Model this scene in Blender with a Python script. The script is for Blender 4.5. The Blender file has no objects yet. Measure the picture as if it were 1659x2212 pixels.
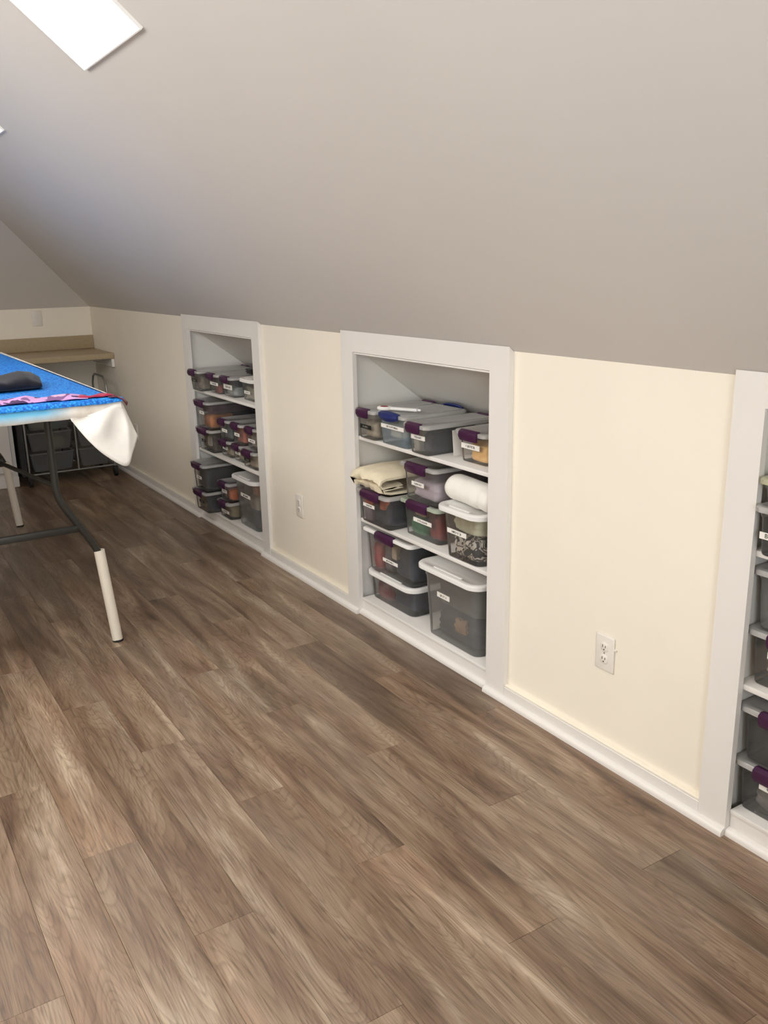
import bpy, bmesh, math, random
from mathutils import Vector, Matrix, noise

# ------------------------------------------------------------------ camera
sc = bpy.context.scene
COL = sc.collection
F_PX, PITCH, YAW, ROLL = 1911.26, 0.27247, 0.55753, -0.02032
CAM = Vector((-1.86434, 0.0, 1.49327))
cam_data = bpy.data.cameras.new('camera')
cam = bpy.data.objects.new('camera', cam_data)
COL.objects.link(cam)
fw = Vector((math.sin(YAW) * math.cos(PITCH), math.cos(YAW) * math.cos(PITCH), -math.sin(PITCH)))
rt = Vector((math.cos(YAW), -math.sin(YAW), 0))
up = rt.cross(fw)
r2 = rt * math.cos(ROLL) + up * math.sin(ROLL)
u2 = -rt * math.sin(ROLL) + up * math.cos(ROLL)
m = Matrix((r2, u2, -fw)).transposed().to_4x4()
m.translation = CAM
cam.matrix_world = m
cam_data.sensor_fit = 'HORIZONTAL'
cam_data.sensor_width = 36
cam_data.lens = 36 * F_PX / 1659
cam_data.clip_start = 0.02
sc.camera = cam

# ------------------------------------------------------------------ light and exposure
vs = sc.view_settings
vs.view_transform = 'Standard'
vs.look = 'None'
vs.gamma = 1
vs.use_curve_mapping = False
vs.exposure = 0.60
PANEL_EMIT = 6.6          # radiance of the light panels on the right slope
FILL_EMIT_LEFT = 10.2    # radiance of unseen panels added on the opposite slope to light the knee wall
DAYLIGHT = 2.0            # sky seen through the near gable window
WINDOW_W = 44.0           # daylight entering through that window
world = bpy.data.worlds.new('sky')
sc.world = world
world.use_nodes = True
world.node_tree.nodes['Background'].inputs[0].default_value = (0.72, 0.84, 1.0, 1)
world.node_tree.nodes['Background'].inputs[1].default_value = DAYLIGHT
ld = bpy.data.lights.new('window_daylight', 'AREA')
ld.shape = 'RECTANGLE'; ld.size = 1.7; ld.size_y = 1.5
ld.energy = WINDOW_W; ld.color = (0.94, 0.98, 1.0)
lo = bpy.data.objects.new('window_daylight', ld)
COL.objects.link(lo)
lo.location = (-2.2, -1.36, 1.45)
lo.rotation_euler = (math.radians(90), 0, 0)     # faces +y, into the room
sc.cycles.transparent_max_bounces = 14
sc.cycles.max_bounces = 6
sc.cycles.diffuse_bounces = 5
sc.cycles.glossy_bounces = 2
sc.cycles.use_light_tree = False
sc.cycles.use_adaptive_sampling = True
sc.cycles.adaptive_threshold = 0.06
sc.cycles.adaptive_min_samples = 16

# ------------------------------------------------------------------ helpers
def lin(c):
    return tuple(((v / 255) / 12.92 if v / 255 <= 0.04045 else ((v / 255 + 0.055) / 1.055) ** 2.4) for v in c)

class MB:
    """collects faces, builds one mesh object"""
    def __init__(s): s.v, s.f = [], []
    def add(s, vs_, fs):
        o = len(s.v); s.v += [tuple(v) for v in vs_]; s.f += [[i + o for i in f] for f in fs]
    def box(s, x0, x1, y0, y1, z0, z1):
        x0, x1 = sorted((x0, x1)); y0, y1 = sorted((y0, y1)); z0, z1 = sorted((z0, z1))
        s.add([(x0, y0, z0), (x1, y0, z0), (x1, y1, z0), (x0, y1, z0), (x0, y0, z1), (x1, y0, z1), (x1, y1, z1), (x0, y1, z1)],
              [(0, 3, 2, 1), (4, 5, 6, 7), (0, 1, 5, 4), (1, 2, 6, 5), (2, 3, 7, 6), (3, 0, 4, 7)])
        return s
    def bevbox(s, x0, x1, y0, y1, z0, z1, b=0.003, seg=2):
        bm = bmesh.new(); bmesh.ops.create_cube(bm, size=1)
        for v in bm.verts:
            v.co = Vector(((x0 + x1) / 2 + v.co.x * abs(x1 - x0), (y0 + y1) / 2 + v.co.y * abs(y1 - y0), (z0 + z1) / 2 + v.co.z * abs(z1 - z0)))
        bmesh.ops.bevel(bm, geom=bm.edges[:], offset=b, segments=seg, affect='EDGES', profile=0.5)
        bm.verts.index_update()
        s.add([v.co[:] for v in bm.verts], [[v.index for v in f.verts] for f in bm.faces]); bm.free(); return s
    def loft(s, rings, cap0=True, cap1=True):
        o = len(s.v); n = len(rings[0])
        for r in rings: s.v += [tuple(q) for q in r]
        for k in range(len(rings) - 1):
            for i in range(n):
                j = (i + 1) % n
                s.f.append([o + k * n + i, o + k * n + j, o + (k + 1) * n + j, o + (k + 1) * n + i])
        if cap0: s.f.append([o + i for i in range(n)][::-1])
        if cap1: s.f.append([o + (len(rings) - 1) * n + i for i in range(n)])
        return s
    def prism(s, prof, axis, a0, a1):
        """prof: list of 2d points; axis 'y': profile in xz, axis 'x': profile in yz, axis 'z': xy"""
        def P(q, a): return {'y': (q[0], a, q[1]), 'x': (a, q[0], q[1]), 'z': (q[0], q[1], a)}[axis]
        return s.loft([[P(q, a0) for q in prof], [P(q, a1) for q in prof]])
    def tube(s, pts, r, n=12, caps=True):
        pts = [Vector(q) for q in pts]; rings = []
        rr = r if isinstance(r, (list, tuple)) else [r] * len(pts)
        pn = None
        for i, q in enumerate(pts):
            t = (pts[min(i + 1, len(pts) - 1)] - pts[max(i - 1, 0)]).normalized()
            if pn is None:
                a = Vector((0, 0, 1)) if abs(t.z) < .9 else Vector((1, 0, 0)); pn = t.cross(a).normalized()
            pn = (pn - t * pn.dot(t)).normalized(); bn = t.cross(pn)
            rings.append([q + (pn * math.cos(2 * math.pi * k / n) + bn * math.sin(2 * math.pi * k / n)) * rr[i] for k in range(n)])
        return s.loft(rings, caps, caps)
    def lathe(s, prof, c=(0, 0, 0), n=20):
        """prof: (radius, z)"""
        return s.loft([[(c[0] + r * math.cos(2 * math.pi * k / n), c[1] + r * math.sin(2 * math.pi * k / n), c[2] + z) for k in range(n)] for r, z in prof])
    def mesh(s, name, mat, smooth=None):
        me = bpy.data.meshes.new(name); me.from_pydata(s.v, [], s.f)
        bm = bmesh.new(); bm.from_mesh(me); bmesh.ops.recalc_face_normals(bm, faces=bm.faces[:]); bm.to_mesh(me); bm.free()
        me.materials.append(mat)
        if smooth is not None: shade(me, smooth)
        me.update(); return me
    def build(s, name, mat, parent=None, loc=None, rot=None, smooth=None):
        o = bpy.data.objects.new(name, s.mesh(name, mat, smooth)); COL.objects.link(o)
        if parent: o.parent = parent
        if loc: o.location = loc
        if rot: o.rotation_euler = rot
        return o

def shade(me, angle):
    for p in me.polygons: p.use_smooth = True
    if angle < 180:
        bm = bmesh.new(); bm.from_mesh(me)
        for e in bm.edges:
            if len(e.link_faces) == 2 and e.calc_face_angle(0) > math.radians(angle): e.smooth = False
        bm.to_mesh(me); bm.free()

def tag(o, label=None, cat=None, group=None, kind=None):
    if label: o['label'] = label
    if cat: o['category'] = cat
    if group: o['group'] = group
    if kind: o['kind'] = kind
    return o
def empty(name, loc=(0, 0, 0), rz=0):
    o = bpy.data.objects.new(name, None); COL.objects.link(o); o.location = loc; o.rotation_euler = (0, 0, rz)
    o.empty_display_size = 0.05; return o
def rrect(w, d, r, seg=5):
    """rounded rectangle, w along y, d along x, ccw"""
    pts = []
    r = min(r, w / 2 - 1e-4, d / 2 - 1e-4)
    for cx, cy, a in ((d / 2 - r, w / 2 - r, 0), (-d / 2 + r, w / 2 - r, 90), (-d / 2 + r, -w / 2 + r, 180), (d / 2 - r, -w / 2 + r, 270)):
        for k in range(seg + 1):
            t = math.radians(a + 90 * k / seg); pts.append((cx + r * math.cos(t), cy + r * math.sin(t)))
    return pts
def ring(w, d, r, z, dx=0, dy=0, seg=5): return [(x + dx, y + dy, z) for x, y in rrect(w, d, r, seg)]

# ------------------------------------------------------------------ materials
def nodes(name):
    mt = bpy.data.materials.new(name); mt.use_nodes = True
    nt = mt.node_tree; nt.nodes.clear()
    out = nt.nodes.new('ShaderNodeOutputMaterial')
    def N(t, **kw):
        n = nt.nodes.new(t)
        for k, v in kw.items():
            if k in n.inputs: n.inputs[k].default_value = v
            else: setattr(n, k, v)
        return n
    return mt, nt, out, N
def L(nt, a, ao, b, bi): nt.links.new(a.outputs[ao], b.inputs[bi])
def ramp(N, stops):
    r = N('ShaderNodeValToRGB'); e = r.color_ramp.elements
    while len(e) < len(stops): e.new(0.5)
    for q, (p, c) in zip(e, stops): q.position = p; q.color = (*c, 1)
    return r
def plain(name, rgb, rough=0.5, var=0.04, scale=6.0, bump=0.0, bscale=120.0, metal=0.0, spec=0.5):
    """principled with faint noise variation in colour and optional fine relief"""
    mt, nt, out, N = nodes(name)
    b = N('ShaderNodeBsdfPrincipled', Roughness=rough, Metallic=metal)
    b.inputs['Specular IOR Level'].default_value = spec
    tc = N('ShaderNodeTexCoord'); nz = N('ShaderNodeTexNoise', Scale=scale, Detail=4.0)
    c = lin(rgb)
    rp = ramp(N, [(0.3, tuple(v * (1 - var) for v in c)), (0.7, tuple(min(1, v * (1 + var)) for v in c))])
    L(nt, tc, 'Object', nz, 'Vector'); L(nt, nz, 'Fac', rp, 'Fac'); L(nt, rp, 'Color', b, 'Base Color')
    if bump:
        n2 = N('ShaderNodeTexNoise', Scale=bscale, Detail=3.0); bp = N('ShaderNodeBump', Strength=bump, Distance=0.002)
        L(nt, tc, 'Object', n2, 'Vector'); L(nt, n2, 'Fac', bp, 'Height'); L(nt, bp, 'Normal', b, 'Normal')
    L(nt, b, 'BSDF', out, 'Surface'); return mt
def clear(name, rgb, trans=0.7, milk=0.25, rough=0.18):
    """thin see-through plastic: part light straight through, part milky scatter, a little gloss"""
    mt, nt, out, N = nodes(name)
    c = lin(rgb)
    tr = N('ShaderNodeBsdfTransparent'); tr.inputs[0].default_value = (*[0.92 + 0.08 * v for v in c], 1)
    df = N('ShaderNodeBsdfDiffuse'); df.inputs[0].default_value = (*c, 1)
    tl = N('ShaderNodeBsdfTranslucent'); tl.inputs[0].default_value = (*c, 1)
    gl = N('ShaderNodeBsdfGlossy', Roughness=rough); gl.inputs[0].default_value = (1, 1, 1, 1)
    m1 = N('ShaderNodeMixShader'); m1.inputs[0].default_value = 0.4
    L(nt, df, 0, m1, 1); L(nt, tl, 0, m1, 2)
    m2 = N('ShaderNodeMixShader'); m2.inputs[0].default_value = 1 - trans
    L(nt, tr, 0, m2, 1); L(nt, m1, 0, m2, 2)
    fr = N('ShaderNodeFresnel', IOR=1.4); m3 = N('ShaderNodeMixShader')
    L(nt, fr, 0, m3, 0); L(nt, m2, 0, m3, 1); L(nt, gl, 0, m3, 2)
    L(nt, m3, 0, out, 'Surface'); return mt
def emit(name, rgb, strength):
    mt, nt, out, N = nodes(name)
    e = N('ShaderNodeEmission', Strength=strength); e.inputs[0].default_value = (*rgb, 1)
    L(nt, e, 0, out, 'Surface'); return mt
def cloth(name, rgb, rough=0.9, var=0.12, weave=900.0, bump=0.25):
    mt, nt, out, N = nodes(name)
    b = N('ShaderNodeBsdfPrincipled', Roughness=rough); b.inputs['Specular IOR Level'].default_value = 0.15
    b.inputs['Sheen Weight'].default_value = 0.15
    tc = N('ShaderNodeTexCoord'); nz = N('ShaderNodeTexNoise', Scale=22.0, Detail=5.0)
    c = lin(rgb); rp = ramp(N, [(0.3, tuple(v * (1 - var) for v in c)), (0.7, tuple(min(1, v * (1 + var)) for v in c))])
    L(nt, tc, 'Object', nz, 'Vector'); L(nt, nz, 'Fac', rp, 'Fac'); L(nt, rp, 'Color', b, 'Base Color')
    w = N('ShaderNodeTexNoise', Scale=weave, Detail=2.0); bp = N('ShaderNodeBump', Strength=bump, Distance=0.001)
    L(nt, tc, 'Object', w, 'Vector'); L(nt, w, 'Fac', bp, 'Height'); L(nt, bp, 'Normal', b, 'Normal')
    L(nt, b, 'BSDF', out, 'Surface'); return mt

M = {}
M['cream'] = plain('cream_wall_paint', (243, 235, 219), 0.55, 0.015, 3, 0.06, 260)
M['trim'] = plain('white_trim_paint', (231, 227, 221), 0.38, 0.012, 4)
M['niche'] = plain('white_niche_paint', (224, 221, 214), 0.5, 0.015, 4)
M['bead'] = plain('lit_white_bead_paint', (247, 244, 238), 0.35, 0.01)  # whiter than the trim, also standing in for bounce light on this edge
M['ceil'] = plain('ceiling_paint', (216, 212, 207), 0.85, 0.012, 2, 0.05, 200)
M['plate'] = plain('outlet_plastic', (232, 226, 216), 0.3, 0.01)
M['slot'] = plain('outlet_slot', (40, 34, 28), 0.6, 0.02)
M['purple'] = plain('purple_latch_plastic', (64, 25, 60), 0.35, 0.05)
M['blue'] = plain('blue_latch_plastic', (27, 40, 100), 0.35, 0.05)
M['body'] = clear('clear_box_plastic', (232, 232, 228), 0.88)
M['body_blue'] = clear('bluish_box_plastic', (196, 212, 220), 0.62)
M['body_grey'] = clear('frosted_grey_bin_plastic', (206, 206, 202), 0.66)
M['body_thin'] = clear('very_clear_box_plastic', (234, 232, 228), 0.90)
M['lid_clear'] = clear('frosted_lid_plastic', (236, 234, 230), 0.42)
M['lid_green'] = clear('greenish_lid_plastic', (218, 228, 208), 0.22)
M['lid_yellow'] = clear('yellowed_lid_plastic', (226, 223, 190), 0.22)
M['lid_white'] = plain('white_lid_plastic', (232, 230, 226), 0.32, 0.012)
M['paper'] = plain('label_tape_white', (238, 234, 226), 0.6, 0.015)
M['ink'] = plain('label_ink', (38, 36, 36), 0.7, 0.02)
M['tape_black'] = plain('label_tape_black', (20, 19, 18), 0.5, 0.03)
M['tape_text'] = plain('label_tape_pale_print', (150, 145, 135), 0.6, 0.03)
M['steel'] = plain('dark_leg_steel', (52, 50, 46), 0.45, 0.06, 8, metal=0.35)
M['pvc'] = plain('white_pipe_plastic', (228, 220, 204), 0.38, 0.03, 9)
M['rubber'] = plain('black_rubber', (22, 21, 20), 0.7, 0.05)
M['chrome'] = plain('grey_wire_metal', (150, 150, 148), 0.3, 0.04, 8, metal=0.7)
M['blacktray'] = plain('black_plastic', (30, 29, 28), 0.5, 0.06)
M['drawer'] = clear('smoky_drawer_plastic', (140, 142, 142), 0.35)
M['laminate'] = plain('beige_laminate', (176, 158, 128), 0.45, 0.06, 60)
M['cabinet'] = plain('white_cabinet_paint', (226, 222, 216), 0.45, 0.012)
M['tabletop'] = plain('table_plastic', (222, 216, 204), 0.5, 0.03)
M['frame_metal'] = plain('light_panel_frame', (238, 236, 232), 0.4, 0.01)
M['panel_glow'] = emit('light_panel_diffuser', (1.0, 0.97, 0.93), PANEL_EMIT)
M['fill_glow_left'] = emit('added_fill_diffuser', (1.0, 0.97, 0.93), FILL_EMIT_LEFT)
M['whitecloth'] = cloth('white_batting', (240, 237, 230), 0.95, 0.04, 500, 0.4)
M['creamcloth'] = cloth('cream_muslin', (226, 214, 186), 0.9, 0.06)
M['navycloth'] = cloth('dark_navy_cloth', (27, 27, 35), 0.85, 0.15)

def floor_material():
    mt, nt, out, N = nodes('vinyl_plank_wood')
    b = N('ShaderNodeBsdfPrincipled', Roughness=0.42); b.inputs['Specular IOR Level'].default_value = 0.6
    oi = N('ShaderNodeObjectInfo'); tc = N('ShaderNodeTexCoord')
    off = N('ShaderNodeVectorMath', operation='SCALE'); comb = N('ShaderNodeCombineXYZ', X=37.0, Y=91.0, Z=13.0)
    L(nt, comb, 0, off, 0); L(nt, oi, 'Random', off, 'Scale')
    add = N('ShaderNodeVectorMath', operation='ADD'); L(nt, tc, 'Object', add, 0); L(nt, off, 0, add, 1)
    def stretched(sx, sy):
        mp = N('ShaderNodeVectorMath', operation='MULTIPLY'); mp.inputs[1].default_value = (sx, sy, 1.0)
        L(nt, add, 0, mp, 0); return mp
    # broad streaks of tone along the plank
    s1 = stretched(12, 1.4); n1 = N('ShaderNodeTexNoise', Scale=1.0, Detail=5.0, Roughness=0.6, Distortion=0.6); L(nt, s1, 0, n1, 'Vector')
    r1 = ramp(N, [(0.27, lin((94, 72, 56))), (0.43, lin((134, 110, 89))), (0.58, lin((163, 141, 119))), (0.76, lin((204, 186, 164)))])
    L(nt, n1, 'Fac', r1, 'Fac')
    # warm / grey patches
    s2 = stretched(5, 1.1); n2 = N('ShaderNodeTexNoise', Scale=1.0, Detail=3.0); L(nt, s2, 0, n2, 'Vector')
    r2_ = ramp(N, [(0.35, (1.03, 0.96, 0.90)), (0.5, (1, 0.99, 0.97)), (0.65, (0.93, 0.94, 0.95))]); L(nt, n2, 'Fac', r2_, 'Fac')
    mx = N('ShaderNodeMix', data_type='RGBA', blend_type='MULTIPLY'); mx.inputs[0].default_value = 1.0
    L(nt, r1, 'Color', mx, 6); L(nt, r2_, 'Color', mx, 7)
    # cathedral grain: contour lines of a long smooth field
    s3 = stretched(9, 1.0); n3 = N('ShaderNodeTexNoise', Scale=0.9, Detail=1.5, Distortion=0.25); L(nt, s3, 0, n3, 'Vector')
    mul = N('ShaderNodeMath', operation='MULTIPLY'); mul.inputs[1].default_value = 42.0; L(nt, n3, 'Fac', mul, 0)
    frc = N('ShaderNodeMath', operation='FRACT'); L(nt, mul, 0, frc, 0)
    r3 = ramp(N, [(0.0, (0.62, 0.60, 0.58)), (0.30, (0.98, 0.98, 0.98)), (0.85, (1.08, 1.08, 1.07)), (1.0, (0.62, 0.60, 0.58))]); L(nt, frc, 0, r3, 'Fac')
    mx2 = N('ShaderNodeMix', data_type='RGBA', blend_type='MULTIPLY'); mx2.inputs[0].default_value = 0.55
    L(nt, mx, 2, mx2, 6); L(nt, r3, 'Color', mx2, 7)
    # fine pores
    s4 = stretched(300, 9); n4 = N('ShaderNodeTexNoise', Scale=1.0, Detail=2.0); L(nt, s4, 0, n4, 'Vector')
    r4 = ramp(N, [(0.30, (0.60, 0.57, 0.54)), (0.48, (0.98, 0.98, 0.98)), (0.70, (1.18, 1.17, 1.15))]); L(nt, n4, 'Fac', r4, 'Fac')
    mx3 = N('ShaderNodeMix', data_type='RGBA', blend_type='MULTIPLY'); mx3.inputs[0].default_value = 0.9
    L(nt, mx2, 2, mx3, 6); L(nt, r4, 'Color', mx3, 7)
    # knots
    s5 = stretched(6.5, 2.3); vo = N('ShaderNodeTexVoronoi', Scale=0.8); n5 = N('ShaderNodeTexNoise', Scale=3.0, Detail=3.0)
    L(nt, s5, 0, n5, 'Vector'); av = N('ShaderNodeVectorMath', operation='ADD'); sc5 = N('ShaderNodeVectorMath', operation='SCALE'); sc5.inputs['Scale'].default_value = 0.22
    L(nt, n5, 'Color', sc5, 0); L(nt, s5, 0, av, 0); L(nt, sc5, 0, av, 1); L(nt, av, 0, vo, 'Vector')
    r5 = ramp(N, [(0.0, (0.50, 0.46, 0.43)), (0.07, (0.62, 0.58, 0.55)), (0.17, (1, 1, 1))]); L(nt, vo, 'Distance', r5, 'Fac')
    mx4 = N('ShaderNodeMix', data_type='RGBA', blend_type='MULTIPLY'); mx4.inputs[0].default_value = 0.8
    L(nt, mx3, 2, mx4, 6); L(nt, r5, 'Color', mx4, 7)
    # each plank its own tone
    mr = N('ShaderNodeMapRange'); mr.inputs['To Min'].default_value = 0.62; mr.inputs['To Max'].default_value = 0.84; L(nt, oi, 'Random', mr, 'Value')
    vm = N('ShaderNodeVectorMath', operation='SCALE'); L(nt, mx4, 2, vm, 0); L(nt, mr, 0, vm, 'Scale')
    L(nt, vm, 0, b, 'Base Color')
    bp = N('ShaderNodeBump', Strength=0.35, Distance=0.0012); L(nt, n4, 'Fac', bp, 'Height')
    bp2 = N('ShaderNodeBump', Strength=0.2, Distance=0.001); L(nt, frc, 0, bp2, 'Height'); L(nt, bp, 'Normal', bp2, 'Normal'); L(nt, bp2, 'Normal', b, 'Normal')
    rr = N('ShaderNodeMapRange'); rr.inputs['To Min'].default_value = 0.28; rr.inputs['To Max'].default_value = 0.50; L(nt, n4, 'Fac', rr, 'Value'); L(nt, rr, 0, b, 'Roughness')
    L(nt, b, 'BSDF', out, 'Surface'); return mt
M['floor'] = floor_material()

def mat_material():
    mt, nt, out, N = nodes('blue_woven_mat')
    b = N('ShaderNodeBsdfPrincipled', Roughness=0.7)
    tc = N('ShaderNodeTexCoord'); vo = N('ShaderNodeTexVoronoi', Scale=110.0); L(nt, tc, 'Object', vo, 'Vector')
    rp = ramp(N, [(0.0, lin((64, 178, 242))), (0.4, lin((14, 134, 224))), (0.8, lin((6, 84, 185)))]); L(nt, vo, 'Distance', rp, 'Fac'); L(nt, rp, 'Color', b, 'Base Color')
    bp = N('ShaderNodeBump', Strength=0.6, Distance=0.003, invert=True); L(nt, vo, 'Distance', bp, 'Height'); L(nt, bp, 'Normal', b, 'Normal')
    L(nt, b, 'BSDF', out, 'Surface'); return mt
M['mat'] = mat_material()

def cyan_glow_cloth():
    """white table cover with a cyan glow painted into its colour along the front edge"""
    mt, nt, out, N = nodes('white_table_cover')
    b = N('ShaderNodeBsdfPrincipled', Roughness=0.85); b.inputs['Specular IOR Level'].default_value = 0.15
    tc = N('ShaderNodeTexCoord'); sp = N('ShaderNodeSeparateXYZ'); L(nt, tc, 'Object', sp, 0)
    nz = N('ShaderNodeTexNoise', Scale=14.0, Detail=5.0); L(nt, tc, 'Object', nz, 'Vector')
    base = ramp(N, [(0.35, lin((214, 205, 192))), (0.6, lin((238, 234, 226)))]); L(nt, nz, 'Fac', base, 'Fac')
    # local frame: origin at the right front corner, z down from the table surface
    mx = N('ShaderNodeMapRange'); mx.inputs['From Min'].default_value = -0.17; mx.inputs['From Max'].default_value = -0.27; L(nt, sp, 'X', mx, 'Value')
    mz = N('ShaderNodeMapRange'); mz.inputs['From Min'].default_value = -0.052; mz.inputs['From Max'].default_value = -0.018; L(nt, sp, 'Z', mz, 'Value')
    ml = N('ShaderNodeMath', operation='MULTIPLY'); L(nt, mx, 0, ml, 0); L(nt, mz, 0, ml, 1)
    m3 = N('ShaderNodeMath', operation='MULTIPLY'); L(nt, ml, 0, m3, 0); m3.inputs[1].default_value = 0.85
    mix = N('ShaderNodeMix', data_type='RGBA'); L(nt, m3, 0, mix, 0); L(nt, base, 'Color', mix, 6); mix.inputs[7].default_value = (*lin((70, 190, 238)), 1)  # cyan glow painted into the cloth colour, fading right and down
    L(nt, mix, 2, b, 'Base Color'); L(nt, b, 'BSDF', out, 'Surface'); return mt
M['cover'] = cyan_glow_cloth()

def stripes_material(name, cols, scale):
    mt, nt, out, N = nodes(name)
    b = N('ShaderNodeBsdfPrincipled', Roughness=0.85)
    tc = N('ShaderNodeTexCoord'); nz = N('ShaderNodeTexNoise', Scale=scale, Detail=1.0, Distortion=0.8); L(nt, tc, 'Object', nz, 'Vector')
    rp = ramp(N, [(0.30 + 0.4 * i / len(cols), lin(c)) for i, c in enumerate(cols)]); rp.color_ramp.interpolation = 'CONSTANT'
    L(nt, nz, 'Fac', rp, 'Fac'); L(nt, rp, 'Color', b, 'Base Color'); L(nt, b, 'BSDF', out, 'Surface'); return mt
M['patch_bw'] = stripes_material('black_and_white_prints', [(40, 38, 38), (200, 192, 180), (78, 70, 66), (226, 218, 204), (30, 30, 32)], 26)
M['patch_purple'] = stripes_material('lilac_and_plum_print', [(70, 44, 84), (196, 150, 200), (120, 84, 132), (206, 166, 196)], 9)
CC = {}
def ccol(rgb):
    k = tuple(rgb)
    if k not in CC: CC[k] = cloth('fabric_%02x%02x%02x' % k, [min(244, v * 1.07 + 4) for v in rgb], 0.9, 0.18)
    return CC[k]

# ================================================================== ROOM
Y_END, Y_NEAR, X_LEFT = 7.35, -1.2, -4.4
KNEE = 1.22
TS = math.tan(math.radians(41))
Z_TOP = 2.75
XA = -(Z_TOP - KNEE) / TS                 # slope meets the flat ceiling
XB = X_LEFT - XA
YH = Y_END + XA

# ---- floor: sub floor slab and individual vinyl planks
floor = MB().box(X_LEFT - .05, 0.62, Y_NEAR - .05, Y_END + .05, -0.12, -0.006).build('floor', plain('subfloor', (60, 48, 38), 0.8))
tag(floor, 'wood look vinyl plank floor in warm grey brown', kind='structure')
PW, PL = 0.148, 1.30
def plank_mesh(w, l, name='plank'):
    c, g = 0.0007, 0.00025
    rings = [[(-w / 2 + g, -l / 2 + g, -0.006), (w / 2 - g, -l / 2 + g, -0.006), (w / 2 - g, l / 2 - g, -0.006), (-w / 2 + g, l / 2 - g, -0.006)],
             [(-w / 2 + g, -l / 2 + g, -c), (w / 2 - g, -l / 2 + g, -c), (w / 2 - g, l / 2 - g, -c), (-w / 2 + g, l / 2 - g, -c)],
             [(-w / 2 + g + c, -l / 2 + g + c, 0), (w / 2 - g - c, -l / 2 + g + c, 0), (w / 2 - g - c, l / 2 - g - c, 0), (-w / 2 + g + c, l / 2 - g - c, 0)]]
    mb = MB().loft(rings); return mb.mesh(name, M['floor'])
full = plank_mesh(PW, PL)
x_edge = -0.006
i = -20
while -1.494 + PW * i < x_edge:
    xa, xb = -1.494 + PW * i, min(-1.494 + PW * (i + 1), x_edge)
    if xb > X_LEFT:
        xa = max(xa, X_LEFT)
        y = 2.13 - 0.43 * i
        y = Y_NEAR + ((y - Y_NEAR) % PL) - PL
        while y < Y_END:
            ya, yb = max(y, Y_NEAR), min(y + PL, Y_END)
            if yb - ya > 0.01 and xb - xa > 0.01:
                me = full if (abs(yb - ya - PL) < 1e-4 and abs(xb - xa - PW) < 1e-4) else plank_mesh(xb - xa, yb - ya)
                o = bpy.data.objects.new('plank', me); COL.objects.link(o); o.parent = floor
                o.location = ((xa + xb) / 2, (ya + yb) / 2, 0)
            y += PL
    i += 1

# ---- ceiling: two slopes, a hip at the far end, flat strip on top
cb = MB()
cv = [(0, Y_NEAR, KNEE), (0, Y_END, KNEE), (XA, YH, Z_TOP), (XA, Y_NEAR, Z_TOP), (XB, YH, Z_TOP), (XB, Y_NEAR, Z_TOP), (X_LEFT, Y_END, KNEE), (X_LEFT, Y_NEAR, KNEE)]
cb.add(cv, [(0, 1, 2, 3), (1, 6, 4, 2), (3, 2, 4, 5), (5, 4, 6, 7)])
ceiling = cb.build('ceiling', M['ceil'])
sol = ceiling.modifiers.new('thickness', 'SOLIDIFY'); sol.thickness = 0.08; sol.offset = 1
tag(ceiling, 'grey painted sloped attic ceiling', kind='structure')

# ---- walls
BAYS = [dict(o0=4.103, i0=4.190, i1=5.112, o1=5.197), dict(o0=2.187, i0=2.287, i1=3.180, o1=3.274), dict(o0=0.267, i0=0.355, i1=1.266, o1=1.354)]
wr = MB()
segs = [(BAYS[0]['o1'], Y_END), (BAYS[1]['o1'], BAYS[0]['o0']), (BAYS[2]['o1'], BAYS[1]['o0']), (Y_NEAR, BAYS[2]['o0'])]
for a, b in segs: wr.box(0, 0.09, a - 0.03, b + 0.03, 0, KNEE - 0.0)
wall_right = wr.build('wall_right', M['cream']); tag(wall_right, 'cream painted low knee wall under the sloped ceiling', kind='structure')
wb = MB().box(X_LEFT, 0.09, Y_END, Y_END + 0.09, 0, KNEE).build('wall_back', M['cream']); tag(wb, 'cream painted low end wall', kind='structure')
wl = MB().box(X_LEFT - .09, X_LEFT, Y_NEAR, Y_END, 0, KNEE).build('wall_left', M['cream']); tag(wl, 'cream painted low wall across the room', kind='structure')
wf = MB()
WX0, WX1, WZ0, WZ1 = -3.05, -1.35, 0.7, 2.2
prof_top = [(X_LEFT, KNEE), (XB, Z_TOP), (XA, Z_TOP), (0, KNEE)]
wf.prism([(X_LEFT, 0), (WX0, 0), (WX0, Z_TOP), (XB, Z_TOP), (X_LEFT, KNEE)], 'y', Y_NEAR - .1, Y_NEAR) if WX0 < XB else None
wf.prism([(X_LEFT, 0), (WX0, 0), (WX0, KNEE + (WX0 - X_LEFT) * TS), (X_LEFT, KNEE)], 'y', Y_NEAR - .1, Y_NEAR)
wf.prism([(WX1, 0), (0, 0), (0, KNEE), (WX1, KNEE - WX1 * TS)], 'y', Y_NEAR - .1, Y_NEAR)
wf.prism([(WX0, 0), (WX1, 0), (WX1, WZ0), (WX0, WZ0)], 'y', Y_NEAR - .1, Y_NEAR)
wf.prism([(WX0, WZ1), (WX1, WZ1), (WX1, KNEE - WX1 * TS), (XA, Z_TOP), (XB, Z_TOP), (WX0, KNEE + (WX0 - X_LEFT) * TS)], 'y', Y_NEAR - .1, Y_NEAR)
wf_o = wf.build('wall_front', M['cream']); tag(wf_o, 'cream painted gable wall with a window', kind='structure')
win = MB()
for a in ((WX0, WX0 + .05, WZ0, WZ1), (WX1 - .05, WX1, WZ0, WZ1), (WX0, WX1, WZ0, WZ0 + .05), (WX0, WX1, WZ1 - .05, WZ1), (-2.22, -2.18, WZ0, WZ1)):
    win.box(a[0], a[1], Y_NEAR - .08, Y_NEAR - .02, a[2], a[3])
win_o = win.build('window_1', M['trim']); tag(win_o, 'white framed window in the gable wall', kind='structure')
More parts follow.
